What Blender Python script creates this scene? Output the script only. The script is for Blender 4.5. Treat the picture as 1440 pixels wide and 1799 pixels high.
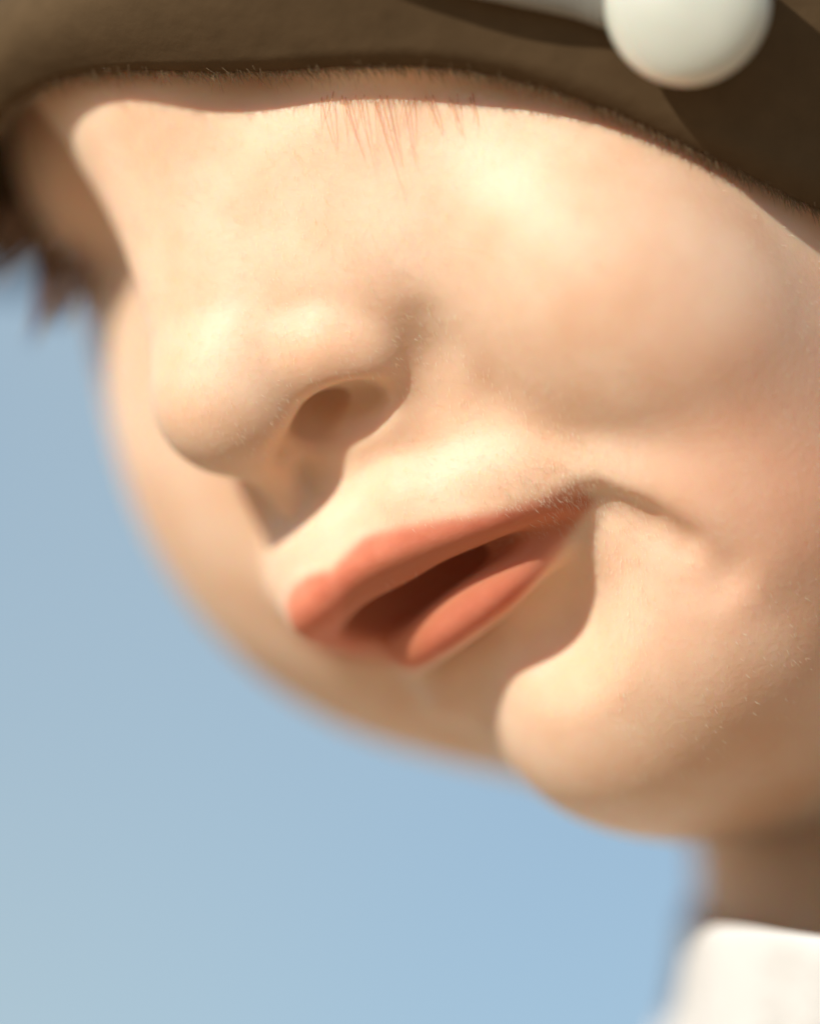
import bpy, math, random
import numpy as np
from mathutils import Vector, Matrix

random.seed(4)
rng = np.random.default_rng(4)
for o in list(bpy.data.objects):
    bpy.data.objects.remove(o, do_unlink=True)
sc = bpy.context.scene
C = sc.collection

# ------------------------------------------------------------------ frame of the place
S = 5.5e-5                       # one design unit in metres (about 18 units per millimetre)
PITCH = math.radians(12.0)       # the camera looks a little upwards
RT = np.array([1.0, 0.0, 0.0])
UP = np.array([0.0, -math.sin(PITCH), math.cos(PITCH)])
TV = np.array([0.0, -math.cos(PITCH), -math.sin(PITCH)])    # towards the viewer
T0 = np.array([0.0, 0.0, 0.95])


def W(p):
    """design units (x right, y down, z towards the viewer) -> world metres"""
    p = np.asarray(p, dtype=float)
    return T0 + S * ((p[..., 0:1] - 720) * RT + (899.5 - p[..., 1:2]) * UP + p[..., 2:3] * TV)


# ------------------------------------------------------------------ camera
D = 1.0
cam = bpy.data.cameras.new('camera')
co = bpy.data.objects.new('camera', cam)
C.objects.link(co)
cam.sensor_fit = 'HORIZONTAL'
cam.sensor_width = 36
cam.lens = 36 * D / (1440 * S)
co.location = Vector(T0 + TV * D)
co.rotation_euler = (math.radians(90) + PITCH, 0, 0)
cam.clip_start = 0.02
cam.clip_end = 20000
cam.dof.use_dof = True
ZF = 215.0
cam.dof.focus_distance = D - ZF * S
cam.dof.aperture_fstop = cam.lens / 1000 / 0.10
sc.camera = co

# ------------------------------------------------------------------ light
LV = np.array([-0.58, -0.62, 0.53])         # towards the sun, design axes
LV /= np.linalg.norm(LV)
LW = LV[0] * RT - LV[1] * UP + LV[2] * TV
LW /= np.linalg.norm(LW)
elev = math.asin(LW[2])
azim = math.atan2(LW[0], LW[1])
w = bpy.data.worlds.new('World')
sc.world = w
w.use_nodes = True
nt = w.node_tree
nt.nodes.clear()


def N(nt, t, **kw):
    n = nt.nodes.new(t)
    for k, v in kw.items():
        if k.startswith('i_'):
            n.inputs[k[2:].replace('_', ' ')].default_value = v
        else:
            setattr(n, k, v)
    return n


sky = N(nt, 'ShaderNodeTexSky', sky_type='NISHITA', sun_disc=False)
sky.sun_elevation = elev
sky.sun_rotation = azim
sky.air_density = 1.0
sky.dust_density = 0.1
sky.ozone_density = 2.2
tc = N(nt, 'ShaderNodeTexCoord')
nz = N(nt, 'ShaderNodeTexNoise')
nz.inputs['Scale'].default_value = 11
nz.inputs['Detail'].default_value = 0.8
nz.inputs['Roughness'].default_value = 0.4
mr = N(nt, 'ShaderNodeMapRange')
mr.inputs['From Min'].default_value = 0.42
mr.inputs['From Max'].default_value = 0.62
mr.inputs['To Min'].default_value = 0.0
mr.inputs['To Max'].default_value = 0.75
mx = N(nt, 'ShaderNodeMix', data_type='RGBA')
mx.inputs['B'].default_value = (5.4, 6.1, 5.6, 1)
bg = N(nt, 'ShaderNodeBackground')
bg.inputs['Strength'].default_value = 0.092
out = N(nt, 'ShaderNodeOutputWorld')
nt.links.new(tc.outputs['Generated'], nz.inputs['Vector'])
nt.links.new(nz.outputs['Fac'], mr.inputs['Value'])
nt.links.new(mr.outputs['Result'], mx.inputs['Factor'])
nt.links.new(sky.outputs['Color'], mx.inputs['A'])
nt.links.new(mx.outputs['Result'], bg.inputs['Color'])
nt.links.new(bg.outputs['Background'], out.inputs['Surface'])

sun = bpy.data.lights.new('sun', 'SUN')
sun.energy = 4.25
sun.angle = math.radians(0.9)
sun.color = (1.0, 0.93, 0.84)
so = bpy.data.objects.new('sun', sun)
C.objects.link(so)
so.location = Vector(T0 + LW * 3)
so.rotation_euler = Vector(LW).to_track_quat('Z', 'Y').to_euler()

sc.view_settings.view_transform = 'Standard'
sc.view_settings.look = 'None'
sc.view_settings.gamma = 1
sc.view_settings.exposure = 0.16
sc.view_settings.use_curve_mapping = False
sc.render.engine = 'CYCLES'
sc.cycles.max_bounces = 8
try:
    sc.cycles.use_denoising = True
    sc.cycles.denoiser = 'OPENIMAGEDENOISE'
except Exception:
    pass

# ------------------------------------------------------------------ helpers


def link(name, me, mat=None, parent=None):
    o = bpy.data.objects.new(name, me)
    C.objects.link(o)
    if mat is not None:
        me.materials.append(mat)
    if parent is not None:
        o.parent = parent
    return o


def mesh(name, v, f, mat, parent=None, smooth=True):
    me = bpy.data.meshes.new(name)
    me.from_pydata([tuple(x) for x in v], [], [tuple(x) for x in f])
    if smooth:
        me.polygons.foreach_set('use_smooth', [True] * len(me.polygons))
    me.update()
    return link(name, me, mat, parent)


def mat_new(name):
    m = bpy.data.materials.new(name)
    m.use_nodes = True
    nt = m.node_tree
    b = nt.nodes['Principled BSDF']
    return m, nt, b


# ------------------------------------------------------------------ ground
m_ground, nt, b = mat_new('bounce_sand')
n = N(nt, 'ShaderNodeTexNoise')
n.inputs['Scale'].default_value = 3
n.inputs['Detail'].default_value = 6
r = N(nt, 'ShaderNodeValToRGB')
r.color_ramp.elements[0].color = (0.30, 0.20, 0.125, 1)
r.color_ramp.elements[1].color = (0.42, 0.30, 0.19, 1)
tcg = N(nt, 'ShaderNodeTexCoord')
nt.links.new(tcg.outputs['Object'], n.inputs['Vector'])
nt.links.new(n.outputs['Fac'], r.inputs['Fac'])
nt.links.new(r.outputs['Color'], b.inputs['Base Color'])
b.inputs['Roughness'].default_value = 0.95
rings = [0.5, 1, 2, 4, 8, 16, 40, 120, 400, 1500, 6000]
vs = [(0, 0, 0)]
fs = []
K = 48
for i, rr in enumerate(rings):
    for k in range(K):
        a = 2 * math.pi * k / K
        amp = 0.012 if rr < 20 else 0.0
        vs.append((rr * math.cos(a), rr * math.sin(a), amp * random.uniform(-1, 1)))
for k in range(K):
    fs.append((0, 1 + k, 1 + (k + 1) % K))
for i in range(len(rings) - 1):
    for k in range(K):
        a0 = 1 + i * K + k
        a1 = 1 + i * K + (k + 1) % K
        fs.append((a0, a0 + K, a1 + K, a1))
g = mesh('ground', vs, fs, m_ground)  # unseen ground, added for the warm light it throws back up
g['kind'] = 'structure'

# ------------------------------------------------------------------ implicit sculpting
H = 7.0


def axis(lo, c0, c1, hi, h=H, gr=1.13):
    core = np.arange(c0, c1 + h, h)
    a = []
    x, st = core[-1], h
    while x < hi:
        st = min(st * gr, 90)
        x += st
        a.append(x)
    bl = []
    x, st = core[0], h
    while x > lo:
        st = min(st * gr, 90)
        x -= st
        bl.append(x)
    return np.array(bl[::-1] + list(core) + a, dtype=np.float32)


AX = axis(-900, 120, 1450, 3600)
AY = axis(-2100, 60, 1520, 4300)
AZ = axis(-3200, -420, 560, 1100)
V = np.full((len(AX), len(AY), len(AZ)), 400.0, dtype=np.float32)

# face frame: F forward, U up, R towards the near side
F = np.array([-0.67, 0.37, 0.64]); F /= np.linalg.norm(F)
U = np.array([-0.48, -0.87, 0.0])
U -= F * U.dot(F); U /= np.linalg.norm(U)
R = np.cross(U, F)
if R[2] < 0:
    R = -R
FACE = np.array([F, U, R])
VIEW = np.eye(3)


def box(lo, hi):
    s = []
    for A, l, h in zip((AX, AY, AZ), lo, hi):
        i = max(int(np.searchsorted(A, l)) - 1, 0)
        j = min(int(np.searchsorted(A, h)) + 2, len(A))
        s.append(slice(i, max(j, i + 1)))
    return tuple(s)


def smin(a, b, k):
    h = np.maximum(k - np.abs(a - b), 0) / k
    return np.minimum(a, b) - h * h * k * 0.25


def smax(a, b, k):
    return -smin(-a, -b, k)


def apply(sl, d, k, mode):
    if mode == 'add':
        V[sl] = smin(V[sl], d, k)
    else:
        V[sl] = smax(V[sl], -d, k)


def ell(c, r, frame=VIEW, k=60, mode='add'):
    c = np.array(c, float); r = np.array(r, float)
    fr = np.array(frame)
    ext = np.sqrt(((fr * r[:, None]) ** 2).sum(0)) + k + 30
    sl = box(c - ext, c + ext)
    x = (AX[sl[0]] - c[0])[:, None, None]
    y = (AY[sl[1]] - c[1])[None, :, None]
    z = (AZ[sl[2]] - c[2])[None, None, :]
    q = [fr[i][0] * x + fr[i][1] * y + fr[i][2] * z for i in range(3)]
    k0 = np.sqrt(sum((q[i] / r[i]) ** 2 for i in range(3)))
    k1 = np.sqrt(sum((q[i] / r[i] ** 2) ** 2 for i in range(3))) + 1e-9
    apply(sl, (k0 * (k0 - 1) / k1).astype(np.float32), k, mode)


def tube_d(x, y, z, pts):
    d = None
    for (a, b2) in zip(pts[:-1], pts[1:]):
        a = np.array(a, float); b2 = np.array(b2, float)
        ab = b2[:3] - a[:3]
        t = ((x - a[0]) * ab[0] + (y - a[1]) * ab[1] + (z - a[2]) * ab[2]) / (ab.dot(ab) + 1e-9)
        t = np.clip(t, 0, 1)
        dd = np.sqrt((x - a[0] - t * ab[0]) ** 2 + (y - a[1] - t * ab[1]) ** 2 + (z - a[2] - t * ab[2]) ** 2) - (a[3] + t * (b2[3] - a[3]))
        d = dd if d is None else np.minimum(d, dd)
    return d


def smooth_pts(pts, n=4):
    """Catmull-Rom through 4-vectors"""
    p = np.array(pts, float)
    p = np.vstack([2 * p[0] - p[1], p, 2 * p[-1] - p[-2]])
    o = []
    for i in range(1, len(p) - 2):
        for t in np.linspace(0, 1, n, endpoint=False):
            o.append(0.5 * ((2 * p[i]) + (-p[i - 1] + p[i + 1]) * t + (2 * p[i - 1] - 5 * p[i] + 4 * p[i + 1] - p[i + 2]) * t * t
                            + (-p[i - 1] + 3 * p[i] - 3 * p[i + 1] + p[i + 2]) * t ** 3))
    o.append(p[-2])
    return np.array(o)


def tube(pts, k=30, mode='add', n=4):
    pts = smooth_pts(pts, n) if n > 1 and len(pts) > 2 else np.array(pts, float)
    rm = pts[:, 3].max() + k + 30
    sl = box(pts[:, :3].min(0) - rm, pts[:, :3].max(0) + rm)
    x = AX[sl[0]][:, None, None]
    y = AY[sl[1]][None, :, None]
    z = AZ[sl[2]][None, None, :]
    apply(sl, tube_d(x, y, z, pts).astype(np.float32), k, mode)
    return pts


def surf(px, py):
    i = int(np.argmin(np.abs(AX - px))); j = int(np.argmin(np.abs(AY - py)))
    col = V[i, j]
    idx = np.where(col < 0)[0]
    if len(idx) == 0:
        return -400.0
    t = idx[-1]
    if t + 1 >= len(col):
        return float(AZ[t])
    a, b2 = col[t], col[t + 1]
    return float(AZ[t] + (AZ[t + 1] - AZ[t]) * (-a) / (b2 - a))


def on(pts, dz=0.0):
    """(x, y, r[, dz]) laid on the surface"""
    o = []
    for p in pts:
        o.append((p[0], p[1], surf(p[0], p[1]) + (p[3] if len(p) > 3 else dz), p[2]))
    return o


# ---- big masses
ell((1250, -60, -980), (1330, 1160, 1150), FACE, 100)                       # cranium
ell((890, 590, -560), (730, 765, 620), VIEW, 120)                           # face mass with the far cheek
ell((1430, 700, -620), (850, 780, 800), VIEW, 160)                           # near side of the face
ell((1230, 1085, -245), (440, 404, 480), VIEW, 110)                         # jaw, near side
ell((1760, 900, -700), (620, 640, 560), VIEW, 200)                           # jaw angle
tube([(1650, 1100, -800, 420), (1640, 1700, -900, 400), (1680, 2100, -980, 470)], 120)   # neck
ell((1800, 2820, -1150), (1180, 700, 640), VIEW, 200)                        # shoulders and chest
tube([(1100, 2650, -1100, 230), (880, 3100, -1120, 190), (860, 3900, -1120, 170)], 150)
tube([(2500, 2650, -1200, 230), (2740, 3100, -1200, 190), (2760, 3900, -1200, 170)], 150)
ell((1830, 3500, -1150), (950, 800, 560), VIEW, 260)
# ---- brow and closed eyelid, near side; brow and lid, far side
tube([(330, -150, 20, 130), (700, -210, 120, 140), (1150, -120, 60, 150)], 140)
ell((700, 40, 90), (240, 150, 210), VIEW, 60)
ell((175, 180, -430), (175, 285, 190), VIEW, 60)
# ---- maxilla and near cheek
ell((725, 490, -85), (340, 430, 318), VIEW, 120)
ell((1340, 790, -90), (260, 310, 322), VIEW, 160)
ell((740, 330, -45), (310, 270, 282), VIEW, 130)
ell((700, 465, -62), (210, 160, 290), VIEW, 110)
ell((1245, 835, -62), (240, 205, 350), VIEW, 130)
ell((1370, 935, -130), (220, 260, 330), VIEW, 160)
CH = np.array([[0.79, 0.61, 0.0], [-0.61, 0.79, 0.0], [0, 0, 1.0]])
ell((1090, 520, -60), (525, 350, 448), CH, 75)
ell((895, 818, 104), (150, 80, 110), VIEW, 110)
# ---- muzzle, upper lip base
ell((745, 935, -60), (310, 170, 235), np.array([[0.83, -0.37, 0.42], [0.37, 0.92, 0.1], [-0.42, 0.05, 0.9]]), 50)
# ---- lower face between the lower lip and the chin
ell((1225, 1090, -60), (190, 240, 262), VIEW, 90)
ell((965, 1112, 185), (135, 92, 135), np.array([[0.5, -0.87, 0], [0.87, 0.5, 0], [0, 0, 1.0]]), 80, 'sub')
ell((900, 1130, -170), (190, 110, 170), np.array([[0.8, -0.6, 0], [0.6, 0.8, 0], [0, 0, 1.0]]), 50)
# ---- chin
ell((1122, 1268, -85), (205, 166, 182), VIEW, 100)
# ---- nose
tube([(128, 50, -128, 134), (252, 230, -90, 126), (330, 380, -42, 126), (380, 520, 0, 134), (425, 640, 30, 150)], 45, n=12)
ell((422, 688, 50), (158, 152, 150), VIEW, 30)                               # tip
tube([(300, 170, -30, 130), (400, 330, 0, 125), (500, 540, 60, 110)], 110)
tube([(430, 120, -20, 110), (560, 260, 40, 130)], 120)                          # side wall
tube([(738, 590, 268, 8), (745, 640, 243, 23), (738, 690, 232, 14)], 80, 'sub')   # crease round the wing
ell((588, 610, 128), (120, 96, 116), np.array([[0.95, -0.2, 0.2], [0.2, 0.97, 0], [-0.2, 0, 0.97]]), 34)   # ala
ell((640, 628, 150), (66, 70, 80), VIEW, 40)
tube([(425, 650, 55, 122), (515, 625, 85, 106), (570, 612, 110, 96)], 45)
tube([(455, 790, 60, 50), (490, 840, 10, 40), (510, 880, 0, 30)], 25)      # columella
# underside of the nose, cut back so that tip and wing overhang the lip
tube([(690, 775, 260, 56), (640, 785, 245, 62), (560, 800, 160, 60), (500, 800, 90, 10)], 36, 'sub')
# nostrils
ell((612, 711, 150), (64, 26, 66), np.array([[0.95, -0.27, 0], [0.27, 0.95, 0], [0, 0, 1.0]]), 30, 'sub')
tube([(680, 714, 240, 28), (618, 722, 176, 50), (552, 742, 100, 42), (566, 690, 70, 44)], 30, 'sub')
# ---- mouth opening
tube([(672, 1095, 10, 50), (735, 1040, 66, 54), (810, 992, 112, 46), (885, 955, 150, 36), (945, 925, 215, 22), (1010, 888, 245, 16)], 36, 'sub')
ell((742, 1036, 15), (165, 66, 88), np.array([[0.85, -0.5, 0], [0.5, 0.85, 0], [0, 0, 1.0]]), 40, 'sub')
# ---- lips
UL = tube([(690, 1125, -190, 20), (612, 1108, -100, 36), (554, 1080, -20, 48), (568, 1052, 52, 52), (610, 1010, 100, 43), (675, 972, 142, 35), (760, 944, 172, 26), (840, 918, 192, 23), (920, 888, 200, 20), (1005, 850, 202, 20)], 34)
LL = tube([(740, 1150, -170, 26), (716, 1148, -70, 34), (738, 1134, 5, 42), (790, 1096, 64, 46), (850, 1053, 104, 43), (905, 1012, 130, 36), (955, 968, 140, 26), (1000, 925, 140, 12)], 50)
tube([(720, 880, 122, 46), (800, 880, 150, 50), (870, 866, 168, 50), (940, 845, 176, 48)], 70)
# fold at the corner of the mouth: cheek hanging over it, hollow below
tube([(1030, 826, 200, 34), (1090, 838, 220, 44), (1180, 882, 210, 62), (1310, 965, 165, 72)], 80, n=10)
tube([(1000, 898, 250, 20), (1050, 888, 252, 30), (1112, 918, 257, 30), (1185, 958, 268, 20)], 34, 'sub')
tube([(1120, 940, 290, 30), (1190, 980, 298, 30), (1250, 1015, 292, 22)], 70, 'sub')
# soften every seam a little
for _ in range(2):
    for ax in range(3):
        a = V.swapaxes(0, ax)
        a[1:-1] = 0.25 * a[:-2] + 0.5 * a[1:-1] + 0.25 * a[2:]


def surface_nets(V, AX, AY, AZ):
    ins = V < 0
    nx, ny, nz = V.shape
    c = np.zeros((nx - 1, ny - 1, nz - 1), dtype=np.uint8)
    for dx in (0, 1):
        for dy in (0, 1):
            for dz in (0, 1):
                c += ins[dx:nx - 1 + dx, dy:ny - 1 + dy, dz:nz - 1 + dz]
    act = (c > 0) & (c < 8)
    I, J, Kk = np.where(act)
    idx = np.full(act.shape, -1, dtype=np.int32)
    idx[I, J, Kk] = np.arange(len(I))
    acc = np.zeros((len(I), 3)); cnt = np.zeros(len(I))
    corners = [(a, b, c2) for a in (0, 1) for b in (0, 1) for c2 in (0, 1)]
    for p in corners:
        for ax in range(3):
            if p[ax] == 1:
                continue
            q = list(p); q[ax] = 1
            v0 = V[I + p[0], J + p[1], Kk + p[2]]
            v1 = V[I + q[0], J + q[1], Kk + q[2]]
            m = (v0 < 0) != (v1 < 0)
            t = np.where(m, v0 / np.where(m, v0 - v1, 1), 0)
            P0 = np.stack([AX[I + p[0]], AY[J + p[1]], AZ[Kk + p[2]]], 1)
            P1 = np.stack([AX[I + q[0]], AY[J + q[1]], AZ[Kk + q[2]]], 1)
            acc[m] += (P0 + (P1 - P0) * t[:, None])[m]
            cnt[m] += 1
    P = acc / cnt[:, None]
    faces = []
    for ax in range(3):
        sl0 = [slice(None)] * 3; sl1 = [slice(None)] * 3
        sl0[ax] = slice(0, -1); sl1[ax] = slice(1, None)
        a = ins[tuple(sl0)]; b2 = ins[tuple(sl1)]
        ch = a != b2
        i, j, k2 = np.where(ch)
        o1, o2 = [x for x in range(3) if x != ax]
        idc = [i, j, k2]
        ok = (idc[o1] > 0) & (idc[o2] > 0) & (idc[o1] < V.shape[o1] - 1) & (idc[o2] < V.shape[o2] - 1)
        flip = a[i, j, k2][ok]
        idc = [x[ok] for x in idc]

        def cell(d1, d2):
            q = list(idc)
            q[o1] = q[o1] - d1; q[o2] = q[o2] - d2
            return idx[q[0], q[1], q[2]]
        quad = np.stack([cell(1, 1), cell(0, 1), cell(0, 0), cell(1, 0)], 1)
        if ax == 1:
            flip = ~flip
        quad[~flip] = quad[~flip][:, ::-1]
        faces.append(quad)
    return P, np.vstack(faces)


P, Q = surface_nets(V, AX, AY, AZ)
print('body verts', len(P))


def smoothstep(a, b, x):
    t = np.clip((x - a) / (b - a), 0, 1)
    return t * t * (3 - 2 * t)


def make_mesh_np(name, P, Q):
    me = bpy.data.meshes.new(name)
    me.vertices.add(len(P))
    me.vertices.foreach_set('co', P.astype(np.float32).ravel())
    me.loops.add(Q.size)
    me.loops.foreach_set('vertex_index', Q.astype(np.int32).ravel())
    me.polygons.add(len(Q))
    k = Q.shape[1]
    me.polygons.foreach_set('loop_start', np.arange(0, Q.size, k, dtype=np.int32))
    me.polygons.foreach_set('loop_total', np.full(len(Q), k, dtype=np.int32))
    me.polygons.foreach_set('use_smooth', np.ones(len(Q), dtype=bool))
    me.update(calc_edges=True)
    me.validate()
    return me


# ------------------------------------------------------------------ materials
m_skin, nt, b = mat_new('skin')
lipa = N(nt, 'ShaderNodeAttribute', attribute_name='lip')
mouth = N(nt, 'ShaderNodeAttribute', attribute_name='mouth')
blush = N(nt, 'ShaderNodeAttribute', attribute_name='blush')
tcs = N(nt, 'ShaderNodeTexCoord')
n1 = N(nt, 'ShaderNodeTexNoise'); n1.inputs['Scale'].default_value = 120; n1.inputs['Detail'].default_value = 4
nt.links.new(tcs.outputs['Object'], n1.inputs['Vector'])
r1 = N(nt, 'ShaderNodeValToRGB')
r1.color_ramp.elements[0].color = (0.79, 0.505, 0.33, 1)
r1.color_ramp.elements[0].position = 0.3
r1.color_ramp.elements[1].color = (0.86, 0.63, 0.455, 1)
r1.color_ramp.elements[1].position = 0.7
nt.links.new(n1.outputs['Fac'], r1.inputs['Fac'])
mb = N(nt, 'ShaderNodeMix', data_type='RGBA'); mb.inputs['B'].default_value = (0.80, 0.40, 0.26, 1)
nt.links.new(blush.outputs['Fac'], mb.inputs['Factor']); nt.links.new(r1.outputs['Color'], mb.inputs['A'])
ml = N(nt, 'ShaderNodeMix', data_type='RGBA')
n4 = N(nt, 'ShaderNodeTexNoise'); n4.inputs['Scale'].default_value = 380; n4.inputs['Detail'].default_value = 5
nt.links.new(tcs.outputs['Object'], n4.inputs['Vector'])
r4 = N(nt, 'ShaderNodeValToRGB')
r4.color_ramp.elements[0].position = 0.3; r4.color_ramp.elements[1].position = 0.72
r4.color_ramp.elements[0].color = (0.64, 0.19, 0.105, 1); r4.color_ramp.elements[1].color = (0.72, 0.26, 0.155, 1)
nt.links.new(n4.outputs['Fac'], r4.inputs['Fac']); nt.links.new(r4.outputs['Color'], ml.inputs['B'])
nt.links.new(lipa.outputs['Fac'], ml.inputs['Factor']); nt.links.new(mb.outputs['Result'], ml.inputs['A'])
mm = N(nt, 'ShaderNodeMix', data_type='RGBA'); mm.inputs['B'].default_value = (0.58, 0.20, 0.105, 1)
nt.links.new(mouth.outputs['Fac'], mm.inputs['Factor']); nt.links.new(ml.outputs['Result'], mm.inputs['A'])
nt.links.new(mm.outputs['Result'], b.inputs['Base Color'])
b.inputs['Subsurface Weight'].default_value = 1.0
b.inputs['Subsurface Radius'].default_value = (1.0, 0.42, 0.2)
b.inputs['Subsurface Scale'].default_value = 0.0018
lr = N(nt, 'ShaderNodeMapRange'); lr.inputs['To Min'].default_value = 0.5; lr.inputs['To Max'].default_value = 0.755
nt.links.new(lipa.outputs['Fac'], lr.inputs['Value']); nt.links.new(lr.outputs['Result'], b.inputs['Roughness'])
b.inputs['Specular IOR Level'].default_value = 0.35
n2 = N(nt, 'ShaderNodeTexNoise'); n2.inputs['Scale'].default_value = 1500; n2.inputs['Detail'].default_value = 3
nt.links.new(tcs.outputs['Object'], n2.inputs['Vector'])
bp = N(nt, 'ShaderNodeBump'); bp.inputs['Strength'].default_value = 0.45; bp.inputs['Distance'].default_value = 0.0001
nt.links.new(n2.outputs['Fac'], bp.inputs['Height']); nt.links.new(bp.outputs['Normal'], b.inputs['Normal'])

# ------------------------------------------------------------------ person
root = bpy.data.objects.new('person', None)
C.objects.link(root)
root['label'] = 'child with lowered face and parted lips in a white shirt, brow shaded by brown hat'
root['category'] = 'person'

body_me = make_mesh_np('body', W(P), Q)
lip = np.zeros(len(P))
a = body_me.attributes.new('lip', 'FLOAT', 'POINT'); a.data.foreach_set('value', lip.astype(np.float32))


def in_poly(x, y, poly):
    c = np.zeros(len(x), bool)
    n = len(poly)
    for i in range(n):
        x0, y0 = poly[i]; x1, y1 = poly[(i + 1) % n]
        cond = ((y0 > y) != (y1 > y)) & (x < (x1 - x0) * (y - y0) / (y1 - y0 + 1e-9) + x0)
        c ^= cond
    return c


MP = [(600, 1120), (606, 1050), (640, 1005), (700, 975), (760, 952), (840, 930), (920, 902), (1000, 872), (1040, 880), (985, 945), (920, 1000), (860, 1030), (800, 1065), (750, 1110), (730, 1160), (660, 1150)]
LP = smooth_pts([(500, 1068, 0, 0), (512, 1034, 0, 0), (546, 1008, 0, 0), (584, 1000, 0, 0), (606, 974, 0, 0), (645, 941, 0, 0), (720, 924, 0, 0), (800, 911, 0, 0), (870, 900, 0, 0), (940, 880, 0, 0), (1015, 852, 0, 0),
                 (1015, 895, 0, 0), (985, 965, 0, 0), (940, 1022, 0, 0), (900, 1066, 0, 0), (832, 1116, 0, 0), (765, 1160, 0, 0), (722, 1180, 0, 0), (680, 1168, 0, 0), (630, 1160, 0, 0), (575, 1150, 0, 0), (522, 1122, 0, 0), (500, 1068, 0, 0)], 4)[:, :2].tolist()
MP = smooth_pts([(q[0], q[1], 0, 0) for q in MP + MP[:1]], 4)[:, :2].tolist()


def soft_poly(poly, w):
    """share of a small disc round each vertex that lies inside the outline"""
    x, y = P[:, 0], P[:, 1]
    near = (x > 450) & (x < 1100) & (y > 800) & (y < 1220)
    o = np.zeros(len(P))
    acc = np.zeros(near.sum()); n = 0
    for r_ in (0.0, 0.5, 1.0):
        for q in range(1 if r_ == 0 else 8):
            th = q * math.pi / 4 + r_
            acc += in_poly(x[near] + w * r_ * math.cos(th), y[near] + w * r_ * math.sin(th), poly); n += 1
    o[near] = acc / n
    return o


mth = soft_poly(MP, 9) * (P[:, 2] > -320)
lip = soft_poly(LP, 10) * (P[:, 2] > -250)
# let both borders run soft over the neighbouring vertices
ed = np.vstack([Q[:, [0, 1]], Q[:, [1, 2]], Q[:, [2, 3]], Q[:, [3, 0]]])
deg = np.bincount(ed.ravel(), minlength=len(P))


def diffuse(v, n):
    for _ in range(n):
        a = np.bincount(ed[:, 0], weights=v[ed[:, 1]], minlength=len(P)) + np.bincount(ed[:, 1], weights=v[ed[:, 0]], minlength=len(P))
        v = 0.4 * v + 0.6 * a / deg
    return v


mth = diffuse(mth, 2)
lip = diffuse(lip, 2) * (1 - 0.4 * smoothstep(880, 1010, P[:, 0]))
a = body_me.attributes.get('lip'); a.data.foreach_set('value', lip.astype(np.float32))
a = body_me.attributes.new('mouth', 'FLOAT', 'POINT'); a.data.foreach_set('value', mth.astype(np.float32))
bl = 0.5 * np.exp(-(((P[:, 0] - 1400) / 260) ** 2 + ((P[:, 1] - 800) / 350) ** 2))
a = body_me.attributes.new('blush', 'FLOAT', 'POINT'); a.data.foreach_set('value', bl.astype(np.float32))
body = link('body', body_me, m_skin, root)


# ------------------------------------------------------------------ surface lookup for things laid on the skin
def vgrad(p, e=8.0):
    p = np.asarray(p, float)
    o = []
    for i in range(3):
        d = np.zeros(3); d[i] = e
        o.append(vs_at(p + d) - vs_at(p - d))
    g = np.stack(o, -1)
    return g / (np.linalg.norm(g, axis=-1, keepdims=True) + 1e-9)


def vs_at(p):
    ii = []; tt = []
    for A, c in zip((AX, AY, AZ), (p[..., 0], p[..., 1], p[..., 2])):
        i = np.clip(np.searchsorted(A, c) - 1, 0, len(A) - 2)
        ii.append(i); tt.append(np.clip((c - A[i]) / (A[i + 1] - A[i]), 0, 1))
    r = 0
    for a in (0, 1):
        for b2 in (0, 1):
            for c in (0, 1):
                wgt = (tt[0] if a else 1 - tt[0]) * (tt[1] if b2 else 1 - tt[1]) * (tt[2] if c else 1 - tt[2])
                r = r + wgt * V[ii[0] + a, ii[1] + b2, ii[2] + c]
    return r


def strands(name, roots, dirs, bends, lens, rads, mat, parent, seg=3, sides=3):
    """thin tapering curved hairs, one mesh"""
    roots, dirs, bends = (np.asarray(q, float) for q in (roots, dirs, bends))
    lens = np.asarray(lens, float); rads = np.asarray(rads, float)
    n = len(roots)
    a = np.cross(dirs, np.array([0.3, 0.2, 1.0])); a /= np.linalg.norm(a, axis=1, keepdims=True) + 1e-9
    b2 = np.cross(dirs, a)
    vs, fs = [], []
    per = seg * sides + 1
    allv = np.zeros((n, per, 3))
    for k in range(seg):
        t = k / seg
        c = roots + dirs * (lens * t)[:, None] + bends * (lens * t * t)[:, None]
        rr = rads * (1 - 0.75 * t)
        for q in range(sides):
            th = 2 * math.pi * q / sides
            allv[:, k * sides + q] = c + (a * math.cos(th) + b2 * math.sin(th)) * rr[:, None]
    allv[:, -1] = roots + (dirs + bends) * lens[:, None]
    f1 = []
    for k in range(seg - 1):
        for q in range(sides):
            x0 = k * sides + q; x1 = k * sides + (q + 1) % sides
            f1.append((x0, x1, x1 + sides)); f1.append((x0, x1 + sides, x0 + sides))
    for q in range(sides):
        f1.append(((seg - 1) * sides + q, (seg - 1) * sides + (q + 1) % sides, per - 1))
    f1 = np.array(f1)
    faces = (f1[None] + (np.arange(n) * per)[:, None, None]).reshape(-1, 3)
    me = make_mesh_np(name, W(allv.reshape(-1, 3)), faces)
    return link(name, me, mat, parent)


def hair_mat(name, col, rough=0.45):
    m, nt, b = mat_new(name)
    n = N(nt, 'ShaderNodeTexNoise'); n.inputs['Scale'].default_value = 900
    t = N(nt, 'ShaderNodeTexCoord'); nt.links.new(t.outputs['Object'], n.inputs['Vector'])
    r = N(nt, 'ShaderNodeValToRGB')
    r.color_ramp.elements[0].color = (col[0] * 0.75, col[1] * 0.75, col[2] * 0.75, 1)
    r.color_ramp.elements[1].color = (min(col[0] * 1.2, 0.95), min(col[1] * 1.2, 0.95), min(col[2] * 1.2, 0.95), 1)
    nt.links.new(n.outputs['Fac'], r.inputs['Fac']); nt.links.new(r.outputs['Color'], b.inputs['Base Color'])
    b.inputs['Roughness'].default_value = rough
    return m


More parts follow.
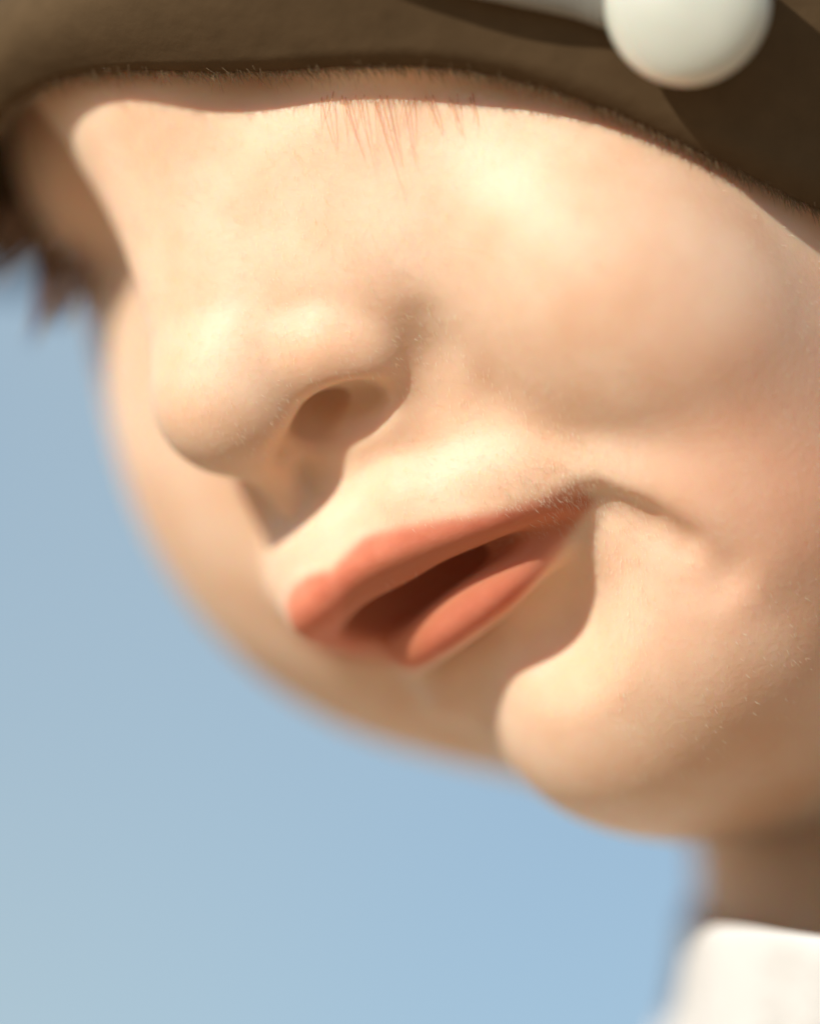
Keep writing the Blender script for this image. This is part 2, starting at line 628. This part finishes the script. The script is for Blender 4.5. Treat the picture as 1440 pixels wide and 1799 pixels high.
m_lash_lit = hair_mat('lit_lash_hair', (0.72, 0.36, 0.20))  # near lashes: sunlit orange put into the hair colour
m_lash_shaded = hair_mat('shaded_lash_hair', (0.20, 0.11, 0.06))  # far lashes: shade put into a darker copy of the hair colour
m_fuzz = hair_mat('down_hair', (0.93, 0.82, 0.62), 0.35)

# peach fuzz
NF = 9000
px = rng.uniform(200, 1440, NF); py = rng.uniform(120, 1450, NF)
# denser at the mouth corner
k = NF // 13
px[:k] = rng.normal(960, 70, k); py[:k] = rng.normal(840, 40, k)
px[k:2 * k] = rng.normal(1100, 130, k); py[k:2 * k] = rng.normal(990, 70, k)
roots = np.array([(x, y, surf(x, y)) for x, y in zip(px, py)])
g = vgrad(roots)
roots = roots - g * vs_at(roots)[:, None]
g = vgrad(roots)
down = np.array([0.55, 0.75, 0.1]) + rng.normal(0, 0.25, (NF, 3))
down -= g * (down * g).sum(1)[:, None]
down /= np.linalg.norm(down, axis=1, keepdims=True)
dirs = g * 0.8 + down * 0.6
keep = (roots[:, 2] > -380)
dlp = np.minimum(tube_d(roots[:, 0], roots[:, 1], roots[:, 2], UL), tube_d(roots[:, 0], roots[:, 1], roots[:, 2], LL))
keep &= dlp > 12
keep &= (roots[:, 0] < 1130) | (rng.random(NF) < 0.25)
keep &= ~((np.abs(roots[:, 0] - 760) < 150) & (roots[:, 2] < 40) & (roots[:, 1] > 980) & (roots[:, 1] < 1170))
roots, dirs, down = roots[keep], dirs[keep], down[keep]
n = len(roots)
fz = strands('peach_fuzz', roots, dirs, down * 0.35, rng.uniform(8, 14, n), rng.uniform(0.18, 0.34, n), m_fuzz, root, 2)
fz['kind'] = 'stuff'

# eyelashes of the near eye, hanging out of the shade of the hat
rts, drs, bnd, ln, rd = [], [], [], [], []
for cx, L_, lean in ((575, 62, -0.1), (612, 84, 0.02), (640, 92, -0.16), (668, 128, 0.0), (684, 112, -0.12), (716, 84, -0.18), (755, 66, 0.12), (790, 60, 0.2), (815, 46, 0.3)):
    for q in range(3):
        x = cx + random.uniform(-14, 14)
        y = random.uniform(160, 172) + 10 * math.sin((x - 560) / 85)
        z = surf(x, y) - 4
        tip = (cx - x) / L_
        rts.append((x, y, z)); drs.append((lean + 0.2 * tip, 0.85, 0.42)); bnd.append((0.8 * tip, 0.15, 0.2))
        ln.append((L_ + 18) * random.uniform(0.6, 1.05)); rd.append(random.uniform(0.6, 1.1))
strands('eyelashes', rts, drs, bnd, ln, rd, m_lash_lit, root, 8, 5)
# eyelashes of the far eye, against the sky
rts, drs, bnd, ln, rd = [], [], [], [], []
for (cx, cy, ex, ey, cnt) in ((45, 395, -35, 500, 12), (85, 430, 38, 608, 16), (115, 455, 88, 575, 12), (20, 370, -70, 455, 8), (150, 480, 140, 560, 8)):
    for q in range(cnt):
        x = cx + random.uniform(-30, 30); y = cy + random.uniform(-25, 25)
        z = -330 + random.uniform(-30, 30)
        d = np.array([ex + random.uniform(-9, 9) - x, ey - y, -40.0])
        L_ = np.linalg.norm(d); d /= L_
        sd = np.array([-0.16, -0.02, 0])
        rts.append((x, y, z)); drs.append(tuple(d - sd)); bnd.append(tuple(sd))
        ln.append(L_ * random.uniform(0.75, 1.05)); rd.append(random.uniform(3.5, 6.0))
strands('eyelashes', rts, drs, bnd, ln, rd, m_lash_shaded, root, 8, 5)

# ------------------------------------------------------------------ shirt
m_shirt, nt, b = mat_new('white_cotton')
b.inputs['Base Color'].default_value = (0.66, 0.65, 0.62, 1)
b.inputs['Roughness'].default_value = 0.9
wv = N(nt, 'ShaderNodeTexNoise'); wv.inputs['Scale'].default_value = 220; wv.inputs['Detail'].default_value = 5
t = N(nt, 'ShaderNodeTexCoord'); nt.links.new(t.outputs['Object'], wv.inputs['Vector'])
bp = N(nt, 'ShaderNodeBump'); bp.inputs['Strength'].default_value = 0.4; bp.inputs['Distance'].default_value = 0.0006
nt.links.new(wv.outputs['Fac'], bp.inputs['Height']); nt.links.new(bp.outputs['Normal'], b.inputs['Normal'])
rows = [  # cx, cy, cz, rx, rz, tilt in y
    (1640, 1655, -560, 404, 640, 22), (1640, 1632, -560, 417, 655, 22), (1640, 1645, -560, 428, 668, 24),
    (1645, 1700, -570, 437, 680, 30), (1660, 1850, -620, 475, 700, 40), (1700, 1990, -760, 600, 660, 50),
    (1760, 2170, -1050, 900, 620, 40), (1800, 2400, -1120, 1220, 760, 20), (1820, 2700, -1150, 1420, 880, 0),
    (1830, 3100, -1150, 1420, 900, 0), (1830, 3600, -1150, 1300, 880, 0), (1830, 4200, -1150, 1250, 860, 0)]
rows = smooth_pts([r_ for r_ in rows], 4)
K2 = 96
pts = []
for q, (cx, cy, cz, rx, rz, ti) in enumerate(rows):
    for kk in range(K2):
        a = 2 * math.pi * kk / K2
        f = 1 + (0.010 * math.sin(9 * a + q * 0.25) + 0.006 * math.sin(23 * a - q * 0.2)) * min(q / 12, 2.5)
        pts.append((cx + rx * f * math.cos(a), cy + (ti + 20) * math.sin(a) * (1 if q > 12 else abs(math.sin(a))) + (32 * max(-math.cos(a), 0) ** 8 - 22 if q < 16 else 0), cz + rz * f * math.copysign(abs(math.sin(a)) ** 0.6, math.sin(a))))
fs = []
for q in range(len(rows) - 1):
    for kk in range(K2):
        a0 = q * K2 + kk; a1 = q * K2 + (kk + 1) % K2
        fs.append((a0, a1, a1 + K2, a0 + K2))
shirt = mesh('shirt', W(np.array(pts)), fs, m_shirt, root)

# ------------------------------------------------------------------ hat
m_hat, nt, b = mat_new('brown_felt')
n = N(nt, 'ShaderNodeTexNoise'); n.inputs['Scale'].default_value = 300; n.inputs['Detail'].default_value = 5
t = N(nt, 'ShaderNodeTexCoord'); nt.links.new(t.outputs['Object'], n.inputs['Vector'])
r = N(nt, 'ShaderNodeValToRGB')
r.color_ramp.elements[0].color = (0.078, 0.050, 0.025, 1); r.color_ramp.elements[1].color = (0.115, 0.074, 0.038, 1)
nt.links.new(n.outputs['Fac'], r.inputs['Fac']); nt.links.new(r.outputs['Color'], b.inputs['Base Color'])
b.inputs['Roughness'].default_value = 0.95
b.inputs['Specular IOR Level'].default_value = 0.092
bp = N(nt, 'ShaderNodeBump'); bp.inputs['Strength'].default_value = 0.5; bp.inputs['Distance'].default_value = 0.0004
nt.links.new(n.outputs['Fac'], bp.inputs['Height']); nt.links.new(bp.outputs['Normal'], b.inputs['Normal'])

HC = np.array([1250, -60, -980.0])
hat = bpy.data.objects.new('sun_hat', None); C.objects.link(hat)
hat['label'] = 'dark brown soft hat pulled low over the brow, a pale disc added for the glint at its brim'
hat['category'] = 'hat'
Bs = [(120, 165, None, 110), (240, 158, None, 85), (400, 190, None, 85), (560, 186, None, 85),
      (700, 170, None, 85), (800, 160, None, 85), (1000, 192, None, 85), (1200, 285, None, 85), (1320, 350, None, 85), (1440, 420, None, 85), (1700, 560, None, 85)]
E = []
for x, y, z, t in Bs:
    if z is None:
        z = surf(x, y)
    E.append(np.array([x, y, z]) + t * LV)
E = np.array(E)
rel = (E - HC) @ FACE.T           # f, u, r
phi = np.degrees(np.arctan2(rel[:, 2], rel[:, 0]))
rho = np.hypot(rel[:, 2], rel[:, 0])
print('hat phi', phi.round(), rho.round(), rel[:, 1].round())
phi = np.r_[-50, -28, -11, phi]; rho = np.r_[1450, 1520, 1580, rho]; uc = np.r_[200, 260, 290, rel[:, 1]]
o = np.argsort(phi)
pp, rr, uu = phi[o], rho[o], uc[o]
dp = np.array([pp[0] - 45, pp[0] - 90, 180, pp[-1] + 40, pp[-1] + 80])
xs = np.concatenate([pp, [pp[-1] + 40, 180, 360 + pp[0] - 40]])
ys = np.concatenate([rr, [1450, 1600, 1450]]); us = np.concatenate([uu, [50, 100, 50]])
xs3 = np.concatenate([xs - 360, xs, xs + 360]); ys3 = np.tile(ys, 3); us3 = np.tile(us, 3)
oo = np.argsort(xs3)
K3 = 240
ang = np.linspace(-180, 180, K3, endpoint=False)
er = np.interp(ang, xs3[oo], ys3[oo]); eu = np.interp(ang, xs3[oo], us3[oo])
for _ in range(24):
    er = (np.roll(er, 1) + 2 * er + np.roll(er, -1)) / 4; eu = (np.roll(eu, 1) + 2 * eu + np.roll(eu, -1)) / 4
rad_f, rad_r, rad_u = 1580, 1440, 1270
pts = []
ca, sa = np.cos(np.radians(ang)), np.sin(np.radians(ang))
ell_r = 1 / np.sqrt((ca / rad_f) ** 2 + (sa / rad_r) ** 2)


def hring(rr, u):
    return HC + rr[:, None] * (ca[:, None] * F + sa[:, None] * R) + np.asarray(u)[:, None] * U


u0 = 560.0
brim = []
kr = ell_r * math.sqrt(1 - (u0 / rad_u) ** 2)
for t in np.linspace(0, 1, 14):
    # a drooping brim: leaves the crown level, turns down towards its edge
    m = t ** 1.0
    rr_ = kr + (er - kr) * (1 - (1 - t) ** 1.4) + 70 * math.sin(math.pi * t ** 0.8) * (ca * 0.3 + 0.7)
    uu_ = u0 + (eu - u0) * t ** 1.25
    brim.append(hring(rr_, uu_))
brim = np.array(brim)


def loft(name, rows, mat, parent, thick=0.0012):
    nr, nk = len(rows), len(rows[0])
    fs = []
    for q in range(nr - 1):
        for kk in range(nk):
            a0 = q * nk + kk; a1 = q * nk + (kk + 1) % nk
            fs.append((a0, a0 + nk, a1 + nk, a1))
    ob = mesh(name, W(np.array(rows).reshape(-1, 3)), fs, mat, parent)
    if thick:
        md = ob.modifiers.new('thick', 'SOLIDIFY'); md.thickness = thick; md.offset = 0
        md.use_rim = True
    return ob


loft('brim', brim, m_hat, hat)
crown = []
for t in np.linspace(0, 0.995, 16):
    a = math.asin(u0 / rad_u) + t * (math.pi / 2 - math.asin(u0 / rad_u))
    crown.append(hring(ell_r * math.cos(a), np.full(K3, rad_u * math.sin(a))))
loft('crown', np.array(crown)[::-1], m_hat, hat)


def hat_z(x, y):
    q = brim.reshape(-1, 3)
    d = (q[:, 0] - x) ** 2 + (q[:, 1] - y) ** 2
    i = np.argsort(d)[:6]
    return float(q[i, 2].max())


m_glint, nt, b = mat_new('pale_glint')  # for the added disc: paleness of a glint put into the colour
n = N(nt, 'ShaderNodeTexNoise'); n.inputs['Scale'].default_value = 160; n.inputs['Detail'].default_value = 3
t = N(nt, 'ShaderNodeTexCoord'); nt.links.new(t.outputs['Object'], n.inputs['Vector'])
r = N(nt, 'ShaderNodeValToRGB')
r.color_ramp.elements[0].color = (0.58, 0.60, 0.50, 1); r.color_ramp.elements[1].color = (0.74, 0.75, 0.66, 1)
nt.links.new(n.outputs['Fac'], r.inputs['Fac']); nt.links.new(r.outputs['Color'], b.inputs['Base Color'])
b.inputs['Roughness'].default_value = 0.35
b.inputs['Transmission Weight'].default_value = 0.15
b.inputs['Subsurface Weight'].default_value = 0.3
b.inputs['Subsurface Scale'].default_value = 0.004
m_sheen, nt, b = mat_new('grey_sheen')  # for the added strip: pale sheen put into a grey colour
wv = N(nt, 'ShaderNodeTexWave'); wv.inputs['Scale'].default_value = 400; wv.inputs['Distortion'].default_value = 2
t = N(nt, 'ShaderNodeTexCoord'); nt.links.new(t.outputs['Object'], wv.inputs['Vector'])
r = N(nt, 'ShaderNodeValToRGB')
r.color_ramp.elements[0].color = (0.20, 0.19, 0.16, 1); r.color_ramp.elements[1].color = (0.28, 0.27, 0.23, 1)
nt.links.new(wv.outputs['Color'], r.inputs['Fac']); nt.links.new(r.outputs['Color'], b.inputs['Base Color'])
b.inputs['Roughness'].default_value = 0.8


def disc(name, c, rad, prof, nrm, mat, parent):
    nrm = np.array(nrm, float); nrm /= np.linalg.norm(nrm)
    a = np.cross(nrm, [0, 1, 0]); a /= np.linalg.norm(a); b2 = np.cross(nrm, a)
    vs, fs, K4 = [], [], 48
    for (rr_, hh) in prof:
        for kk in range(K4):
            th = 2 * math.pi * kk / K4
            vs.append(np.array(c) + nrm * hh * rad + (a * math.cos(th) + b2 * math.sin(th)) * rr_ * rad)
    for q in range(len(prof) - 1):
        for kk in range(K4):
            a0 = q * K4 + kk; a1 = q * K4 + (kk + 1) % K4
            fs.append((a0, a1, a1 + K4, a0 + K4))
    fs.append(tuple(range((len(prof) - 1) * K4, len(prof) * K4)))
    fs.append(tuple(range(K4 - 1, -1, -1)))
    return mesh(name, W(np.array(vs)), fs, mat, parent)


bz = hat_z(1185, 40)
print('button z', bz)
glint_ob = disc('glint_disc', (1196, 24, bz + 95), 146, [(0.5, -0.75), (0.85, -0.4), (1.0, 0.0)] + [(math.cos(q), 0.5 * math.sin(q)) for q in np.linspace(0.12, 1.5, 10)], (-0.25, -0.1, 1), m_glint, hat)  # made-up disc standing in for a round glint on the hat


def sweep(name, pts, mat, parent, flat=1.0, K5=20):
    p = smooth_pts(pts, 8)
    vs, fs = [], []
    for i in range(len(p)):
        t_ = p[min(i + 1, len(p) - 1), :3] - p[max(i - 1, 0), :3]
        t_ /= np.linalg.norm(t_)
        a = np.cross(t_, [0, 0, 1.0]); a /= np.linalg.norm(a) + 1e-9
        b2 = np.cross(t_, a)
        for kk in range(K5):
            th = 2 * math.pi * kk / K5
            vs.append(p[i, :3] + a * math.cos(th) * p[i, 3] + b2 * math.sin(th) * p[i, 3] * flat)
    for i in range(len(p) - 1):
        for kk in range(K5):
            a0 = i * K5 + kk; a1 = i * K5 + (kk + 1) % K5
            fs.append((a0, a1, a1 + K5, a0 + K5))
    fs.append(tuple(range(K5 - 1, -1, -1))); fs.append(tuple(range((len(p) - 1) * K5, len(p) * K5)))
    return mesh(name, W(np.array(vs)), fs, mat, parent)


rb = [(x, y, hat_z(x, y) + dz, r_) for x, y, dz, r_ in ((420, -190, 0, 50), (620, -110, 8, 60), (780, -66, 14, 66), (900, -40, 18, 66), (1010, -8, 20, 58), (1075, 34, 14, 40), (1110, 70, 0, 12))]
sweep('sheen_strip', rb, m_sheen, hat, 0.5)  # made-up strip: the pale sheen above the brim given a shape

# fibres added along the brim edge to soften its outline and cast shadow
m_fib = hair_mat('softening_fibre', (0.26, 0.175, 0.095), 0.9)
edge, inner = brim[-1], brim[-2]
vis = np.where((edge[:, 2] > -500))[0]
NF2 = 17000
ii = rng.choice(vis, NF2); tt_ = rng.random(NF2)[:, None]
nx = (ii + 1) % K3
e0 = edge[ii] * (1 - tt_) + edge[nx] * tt_
i0 = inner[ii] * (1 - tt_) + inner[nx] * tt_
outd = e0 - i0; outd /= np.linalg.norm(outd, axis=1, keepdims=True)
roots = e0 - outd * rng.uniform(0, 14, NF2)[:, None] + rng.normal(0, 4, (NF2, 3))
dirs = outd + np.array([0.0, 0.25, 0.0]) + rng.normal(0, 0.28, (NF2, 3))
dirs /= np.linalg.norm(dirs, axis=1, keepdims=True)
ln_ = 8 + 30 * rng.random(NF2) ** 1.5
fr = strands('softening_fibres', roots, dirs, rng.normal(0, 0.15, (NF2, 3)), ln_, rng.uniform(0.5, 1.0, NF2), m_fib, hat, 3)
fr['kind'] = 'stuff'
